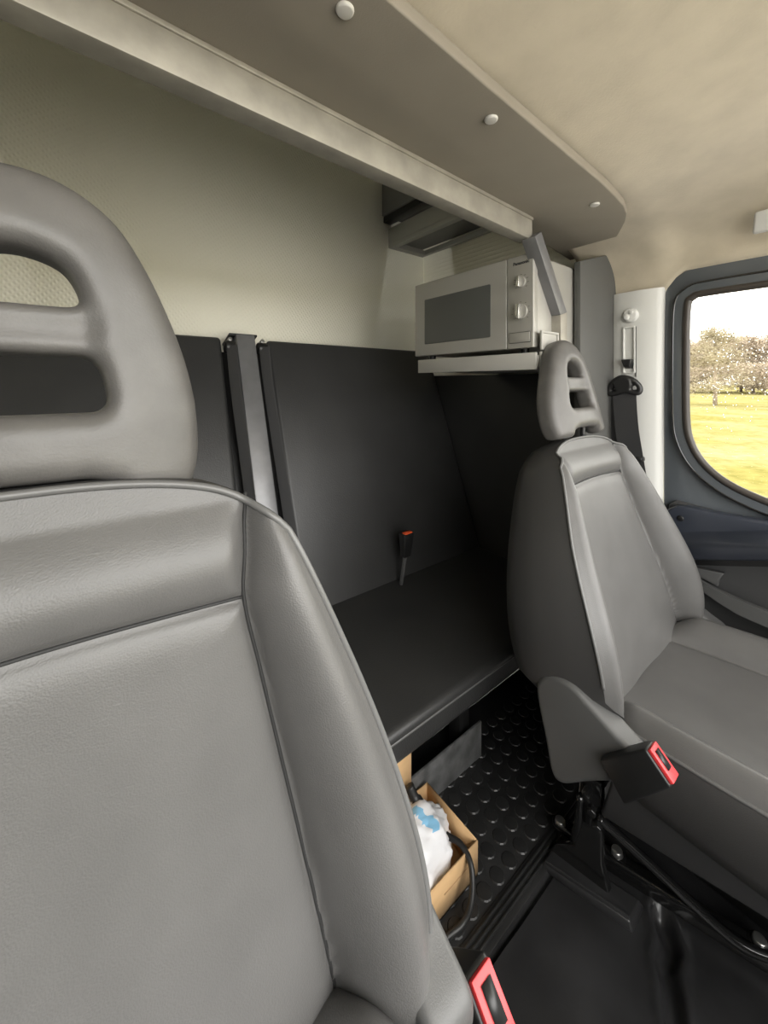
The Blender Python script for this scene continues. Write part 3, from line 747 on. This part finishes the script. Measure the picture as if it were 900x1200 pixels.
# recliner cover outline in (y, z) of the seat, rounded top, pointed towards the front
RC = [(p.x, p.y) for p in smooth_path([(.107, .062, 0), (.098, .098, 0), (.072, .118, 0), (.036, .121, 0), (.0, .105, 0), (-.045, .082, 0), (-.078, .062, 0), (-.072, .028, 0), (-.035, -.005, 0), (.007, -.040, 0), (.052, -.080, 0), (.075, -.074, 0), (.088, -.02, 0)], 6, True)]
def front_seat(loc, recline, inboard, label, back_dz=.0, hr=(.562, -.040), cover_dz=.0, bk_off=(0, 0, 0)):
    t = empty('captain_chair', loc, label, 'car seat', 'front seats')
    rot = (-R(recline), 0, 0)
    a = link('backrest', BK[0], 'leather', t); a.rotation_euler = rot; a.location.z = back_dz
    for nm, me, m in (('back_shell', BK[1], 'leather_side'), ('piping', BK[2], 'piping')): link(nm, me, m, a)
    for s_ in BK[3]: link('seam', s_, 'seam', a)
    h = link('headrest', HR, 'headrest', t); h.rotation_euler = rot
    up = Vector((0, math.sin(R(recline)), math.cos(R(recline)))); fw = Vector((0, -math.cos(R(recline)), math.sin(R(recline))))
    h.location = up * hr[0] + fw * hr[1] + Vector((0, 0, back_dz))
    for x in (-.05, .05): link('headrest_post', cyl_me((x, .034, -.02), (x, .020, .035), .007), 'black', h)
    c = link('seat_cushion', CU[0], 'leather', t)
    link('cushion_skirt', CU[1], 'leather_side', c); link('piping', CU[2], 'piping', c)
    for s_ in CU[3]: link('seam', s_, 'seam', c)
    for side in (-1, 1):
        X = side * .272
        m = 'plastic_cover'
        link('recliner_cover', plate_me(RC, [], .014, .010, 5, lambda u, v, w_: (X + w_, u, v + cover_dz)), m, t)
    X = inboard * .300
    k = empty('buckle', bk_off); k.parent = t
    link('buckle_body', hexa_me([(X - .013, -.022, .036), (X + .013, -.022, .036), (X + .013, -.062, -.010), (X - .013, -.062, -.010), (X - .015, -.093, .108), (X + .015, -.093, .108), (X + .015, -.128, .074), (X - .015, -.128, .074)], .004, 3), 'black', k)
    q = [(-.095, .106), (-.126, .076), (-.1305, .081), (-.0995, .111)]
    link('release_button', hexa_me([(X - .012, *q[0]), (X + .012, *q[0]), (X + .012, *q[1]), (X - .012, *q[1]), (X - .012, *q[3]), (X + .012, *q[3]), (X + .012, *q[2]), (X - .012, *q[2])], .0012), 'red', k)
    link('button_slot', hexa_me([(X - .006, -.1045, .1075), (X + .006, -.1045, .1075), (X + .006, -.122, .0905), (X - .006, -.122, .0905), (X - .006, -.1049, .1079), (X + .006, -.1049, .1079), (X + .006, -.1224, .0909), (X - .006, -.1224, .0909)], 0), 'black', k)
    # pedestal
    z0 = FLOOR - loc[2]
    link('seat_frame', hexa_me([(-.02, .02, z0 + .0), (.02, .02, z0 + .0), (.02, -.44, z0 + .0), (-.02, -.44, z0 + .0), (-.18, .05, -.06), (.18, .05, -.06), (.18, -.46, -.04), (-.18, -.46, -.04)], .012, 3), 'black', t)
    link('side_shield', hexa_me([(inboard * .195, .02, -.165), (inboard * .215, .02, -.165), (inboard * .215, -.46, -.06), (inboard * .195, -.46, -.06), (inboard * .195, -.02, -.02), (inboard * .236, -.02, -.02), (inboard * .236, -.46, .015), (inboard * .195, -.46, .015)], .008, 3), 'plastic_dark', t)
    return t
far = front_seat((1.02, .326, -.689), 14, -1, 'grey leather passenger seat beside the door window', 0, (.574, -.008))
near = front_seat((-.042, .282, -.580), 5, 1, 'large grey leather driver seat filling the foreground', -.060, (.552, -.048), .018, (.012, .030, -.034))

# ------------------------------------------------------------------ floor: studded rubber mat, nosing, front mat
sm = empty('rubber_floor_mat', (.5, .65, FLOOR), 'black studded rubber mat on the rear floor', 'floor mat')
dl(box('mat_sheet', -.41, 1.39, .47, .80, FLOOR - .035, FLOOR, 'rubber', sm, .001))
def stud_mesh():
    bm = bmesh.new(); bmesh.ops.create_cone(bm, cap_ends=True, segments=14, radius1=.0165, radius2=.0145, depth=.0022); me = bm_mesh(bm)
    me.polygons.foreach_set('use_smooth', [False] * len(me.polygons)); me.materials.append(M['rubber']); return me
STUD = stud_mesh(); ns = 0
for j in range(7):
    for i in range(30):
        x, y = .30 + i * .042 + (.021 if j % 2 else 0), .492 + j * .0385
        if x > 1.36 or y > .79: continue
        o = bpy.data.objects.new('stud', STUD); col.objects.link(o); o.parent = sm; o.location = Vector((x, y, FLOOR + .0010)) - sm.location
nos = empty('step_nosing', (.5, .46, FLOOR), 'black ribbed edge strip along the front of the studded mat', 'edge strip')
dl(box('strip', -.41, 1.39, .430, .470, FLOOR - .035, FLOOR + .004, 'rubber', nos, .003))
for y in (.443, .452, .461): dl(box('rib', -.41, 1.39, y - .0022, y + .0022, FLOOR + .003, FLOOR + .0075, 'rubber', nos, .0015))
# front mat: a moulded rubber sheet with soft dents and a channel
def front_mat():
    NX, NY = 240, 170; verts = []; faces = []
    TR = [(.875, .262), (.845, .238), (.81, .236), (.785, .220), (.755, .208), (.72, .185), (.66, .16), (.5, .10)]
    rn = random.Random(5); bumps = [(rn.uniform(.3, 1.3), rn.uniform(-.1, .42), rn.uniform(.02, .07), rn.uniform(-.005, .007)) for _ in range(70)]
    for j in range(NY + 1):
        for i in range(NX + 1):
            x = -.40 + 1.79 * i / NX; y = -.70 + 1.12 * j / NY
            z = FLOOR - .004
            for bx, by, br_, bz in bumps: z += bz * math.exp(-((x - bx) ** 2 + (y - by) ** 2) / br_ ** 2)
            d_ = 9
            for (ax, ay), (bx_, by_) in zip(TR, TR[1:]):
                ux, uy = bx_ - ax, by_ - ay; q_ = max(0, min(1, ((x - ax) * ux + (y - ay) * uy) / (ux * ux + uy * uy)))
                dd = math.hypot(x - ax - q_ * ux, y - ay - q_ * uy); d_ = min(d_, dd)
            z -= .022 * math.exp(-(d_ / .013) ** 4) - .006 * math.exp(-((d_ - .022) / .007) ** 2)
            verts.append((x, y, min(z, FLOOR + .018)))
    for j in range(NY):
        for i in range(NX): a = j * (NX + 1) + i; faces.append((a, a + 1, a + NX + 2, a + NX + 1))
    return mesh(verts, faces)
link('front_floor_mat', front_mat(), 'mat', label='smooth black rubber mat with dents on the front floor', cat='floor mat')

# seat mounting bracket, tie bar and rail of the far seat
sb2 = empty('seat_mount', (.88, .35, FLOOR), 'glossy black steel mounting rail bolted to the floor under the passenger seat', 'seat mount')
dl(link('rail', bar_me((.850, .455, FLOOR + .016), (.985, -.02, FLOOR + .016), .030, .028, (0, 0, 1), .006), 'black_gloss', sb2))
dl(link('rail_edge', tube_me([(.838, .450, FLOOR + .030), (.873, .335, FLOOR + .030), (.935, .120, FLOOR + .030), (.972, -.02, FLOOR + .030)], .005, 10), 'black_gloss', sb2))
dl(link('tie_bar', tube_me(smooth_path([(.800, .345, -.855), (.820, .325, -.875), (.86, .25, -.925), (.905, .165, -.980), (.937, .120, -.990)], 6), .0085, 12), 'black_gloss', sb2))
dl(link('pivot_bracket', plate_me([(.33, FLOOR), (.45, FLOOR), (.43, FLOOR + .035), (.395, FLOOR + .06), (.385, -.80), (.345, -.80), (.345, FLOOR + .06)], [], .005, .003, 2, lambda u, v, w_: (.815 + w_ + (u - .39) * -.2, u, v)), 'black_gloss', sb2))
dl(link('bracket_gusset', bar_me((.80, .365, -.815), (.855, .385, FLOOR + .02), .028, .018, (0, 1, 0), .005), 'black_gloss', sb2))
dl(link('brake_lever', tube_me(smooth_path([(.79, .375, -.83), (.80, .385, -.90), (.815, .40, -.96), (.835, .40, FLOOR + .01)], 6), .007, 10), 'black_gloss', sb2))
for p in ((.790, .352, -.835), (.782, .338, -.848)):
    dl(link('nut', cyl_me(p, (p[0] - .012, p[1] - .004, p[2]), .009, .008, 6, .001), 'black_gloss', sb2))
for x, y in ((.848, .447), (.888, .345), (.945, .135)):
    q = dl(link('bolt', cyl_me((x, y, FLOOR + .028), (x, y, FLOOR + .040), .012, .010, 18, .002), 'galv', sb2))
    link('washer', cyl_me((x, y, FLOOR + .026), (x, y, FLOOR + .031), .017, .017, 20, .001), 'black_gloss', q)
fp = empty('floor_plate', (.80, .40, FLOOR), 'black raised floor plate beside the seat mounting bolts', 'floor plate')
dl(link('plate', hexa_me([(.76, .445, FLOOR - .002), (.82, .445, FLOOR - .002), (.865, .285, FLOOR - .002), (.805, .285, FLOOR - .002), (.765, .44, FLOOR + .014), (.815, .44, FLOOR + .014), (.857, .292, FLOOR + .014), (.808, .292, FLOOR + .014)], .004, 3), 'mat', fp))
dl(link('raised_lip', bar_me((.768, .437, FLOOR + .015), (.812, .294, FLOOR + .015), .006, .008, (0, 0, 1), .002), 'mat', fp))

# cardboard box with a white bag, cable
cb = empty('cardboard_box', (.55, .59, FLOOR), 'open brown cardboard box on the studded floor mat', 'box')
X0, X1, Y0, Y1, Z0, Z1 = .42, .645, .515, .665, FLOOR + .004, -.945
dl(box('bottom', X0, X1, Y0, Y1, Z0, Z0 + .003, 'card', cb, 0))
dl(box('side_panel', X0, X1, Y0, Y0 + .003, Z0, Z1, 'card', cb, 0)); dl(box('side_panel', X0, X1, Y1 - .003, Y1, Z0, Z1, 'card', cb, 0))
dl(box('side_panel', X0, X0 + .003, Y0 + .003, Y1 - .003, Z0, Z1, 'card', cb, 0)); dl(box('side_panel', X1 - .003, X1, Y0 + .003, Y1 - .003, Z0, Z1, 'card', cb, 0))
dl(link('flap', hexa_me([(.44, .662, Z1 - .01), (.592, .662, Z1 - .01), (.592, .665, Z1 - .01), (.44, .665, Z1 - .01), (.44, .648, -.80), (.580, .648, -.80), (.580, .651, -.80), (.44, .651, -.80)], 0), 'card', cb))
dl(box('printed_line', X1 - .10, X1 - .03, Y0 - .0006, Y0, Z1 - .032, Z1 - .030, 'card_in', cb, 0))
dl(box('printed_mark', X1 - .145, X1 - .141, Y0 - .0006, Y0, Z1 - .055, Z1 - .025, 'micro_print', cb, 0))
from mathutils import noise as mn
bmb = bmesh.new(); bmesh.ops.create_icosphere(bmb, subdivisions=5, radius=1)
for v in bmb.verts:
    n = v.co.normalized()
    f = 1 + .16 * mn.noise(n * 2.2) + .12 * (abs(mn.noise(n * 4.5 + Vector((3, 1, 2)))) - .15) + .05 * (abs(mn.noise(n * 11)) - .1)
    v.co = Vector((.522 + n.x * .100 * f, .590 + n.y * .064 * f, -.958 + n.z * .048 * f + .02 * max(0, n.z)))
bag = link('plastic_bag', bm_mesh(bmb), 'bag', label='crumpled white plastic bag inside the cardboard box', cat='bag')
bagv = [v.co.copy() for v in bag.data.vertices]
bag.data.materials.append(M['bagblue'])
for p in bag.data.polygons:
    c = p.center
    if .555 < c.x + .5 * (c.y - .56) + .012 * mn.noise(c * 60) < .578 and c.z > -.945 and .555 < c.y < .61: p.material_index = 1
cbl = empty('power_cable', (.6, .6, -.9), 'black power cable with plug hanging by the cardboard box', 'cable')
dl(link('plug', tube_me(smooth_path([(.567, .640, -.885), (.572, .628, -.905), (.580, .610, -.925), (.588, .596, -.938), (.594, .586, -.945)], 5), .01, 14, rs=[.010] * 6 + [.014] * 9 + [.0085] * 3 + [.006] * 3), 'cable', cbl))
dl(link('cord', tube_me(smooth_path([(.594, .586, -.945), (.604, .560, -.948), (.612, .530, -.945), (.606, .500, -.955), (.585, .482, -.985), (.560, .482, -1.008), (.52, .49, -1.012), (.42, .50, -1.012)], 8), .0058, 10), 'cable', cbl))

# ------------------------------------------------------------------ outside: field and trees
GZ = -2.2
M['bounce_ground'] = mat('bounce_concrete', (.58, .56, .52), .9, var=.12, vscale=2)  # added pale ground, out of view, to bounce daylight into the cab
link('ground_bounce_apron', mesh([(-12, -40, GZ + .02), (4.5, -40, GZ + .02), (4.5, 6, GZ + .02), (-12, 6, GZ + .02)], [(0, 1, 2, 3)]), 'bounce_ground', smooth=False, kind='structure', label='added pale concrete around the van, out of view, bouncing daylight into the cab')
link('ground_field', mesh([(-300, -900, GZ), (900, -900, GZ), (900, 900, GZ), (-300, 900, GZ)], [(0, 1, 2, 3)]), 'grass', smooth=False, kind='structure', label='yellow-green winter field outside')
def tree(name, loc, H, W, seed, label, m, dens=1800, conifer=False, tw=1.0):
    rn = random.Random(seed); t = empty(name, loc, label, 'tree', 'trees across the field')
    mes = [tube_me([(0, 0, 0), (.02 * H, 0, .25 * H), (-.01 * H, .01 * H, .55 * H), (0, 0, .92 * H)], 1, 7, rs=[.022 * H, .017 * H, .011 * H, .003 * H])]
    tips = []
    for i in range(34):
        z0 = H * rn.uniform(.16 if conifer else .04, .85); a = rn.uniform(0, 6.283)
        if conifer: L = W * (1.02 - (z0 / H) ** 1.3) * rn.uniform(.7, 1.1); rise = rn.uniform(-.05, .25) * L
        else: L = W * math.sin(min(1, .25 + z0 / H * .8) * math.pi * .85) * rn.uniform(.6, 1.1); rise = rn.uniform(.3, .9) * L
        p0 = Vector((0, 0, z0)); p1 = p0 + Vector((math.cos(a) * L * .5, math.sin(a) * L * .5, rise * .4)); p2 = p0 + Vector((math.cos(a) * L, math.sin(a) * L, rise))
        mes.append(tube_me([p0, p1, p2], 1, 5, rs=[.007 * H, .004 * H, .0012 * H])); tips.append((p0, p1, p2))
    link('trunk', join_me(mes), 'bark', t)
    verts = []; faces = []
    for i in range(dens):
        p0, p1, p2 = rn.choice(tips); u = rn.uniform(.25, 1.05)
        q = (p0 * (1 - u) ** 2 + p1 * (2 * u * (1 - u)) + p2 * u * u) + Vector((rn.gauss(0, 1), rn.gauss(0, 1), rn.gauss(0, .8))) * W * .10
        if q.z > H: continue
        d = Vector((rn.gauss(0, 1), rn.gauss(0, 1), rn.gauss(.3, .7))).normalized() * H * rn.uniform(.02, .05) * tw
        e = d.cross(Vector((rn.gauss(0, 1), rn.gauss(0, 1), rn.gauss(0, 1)))).normalized() * H * .0045 * tw
        k = len(verts); verts += [q - e, q + e, q + d]; faces.append((k, k + 1, k + 2))
    link('twigs', mesh(verts, faces), m, t, smooth=False, kind='stuff')
    return t
def ground_at(px, dist):
    s_, c_ = math.sin(R(CAM_YAW)), math.cos(R(CAM_YAW)); u = (px - 450) / CAM_F
    return ((s_ + c_ * u) * dist, (c_ - s_ * u) * dist, GZ)
tree('field_tree', (49.5, 10.3, GZ), 8.7, 4.3, 2, 'pale bare tree standing alone in the field', 'conifer', 9000, True, .8)
FT = [(112, 38.5, 11, 8, 'bare brown tree in the wood behind the lone field tree'), (116, 28, 12.5, 9, 'second tall bare tree in the far wood'), (112, 17, 12, 9, 'third bare tree in the far wood'),
      (118, 6, 12.5, 9, 'tall bare tree in the far wood near the right window edge'), (112, -6, 12, 9, 'bare tree in the far wood beyond the window centre'), (108, 48, 10, 8, 'low bare tree at the rear end of the far wood'),
      (128, 33, 13, 9, 'bare tree in the back row of the far wood'), (130, 22, 14, 9, 'taller bare tree in the back row of the far wood'), (130, 11, 13.5, 9, 'bare tree in the back row towards the window centre'), (128, -3, 14, 9, 'last bare tree in the back row of the far wood')]
for i, (x, y, H, lb) in enumerate([(104, 36, 6, 'low brown bush at the edge of the far wood behind the lone tree'), (104, 25, 5.5, 'low brown bush below the second tall bare tree'), (103, 14, 6, 'low brown bush below the third bare tree'), (104, 2, 6, 'low brown bush nearest the right window edge'), (102, 46, 5, 'small brown bush at the rear end of the far wood')]):
    t_ = tree('woodland_bush', (x, y, GZ), H, 8, 60 + i, lb, 'twigs', 7000, False, 2.2); t_['category'] = 'bush'; t_['group'] = 'bushes at the wood edge'
for i, (x, y, H, W, lb) in enumerate(FT):
    tree('woodland_tree', (x, y, GZ), H, W, 20 + i, lb, 'twigs', 11000, False, 1.6)
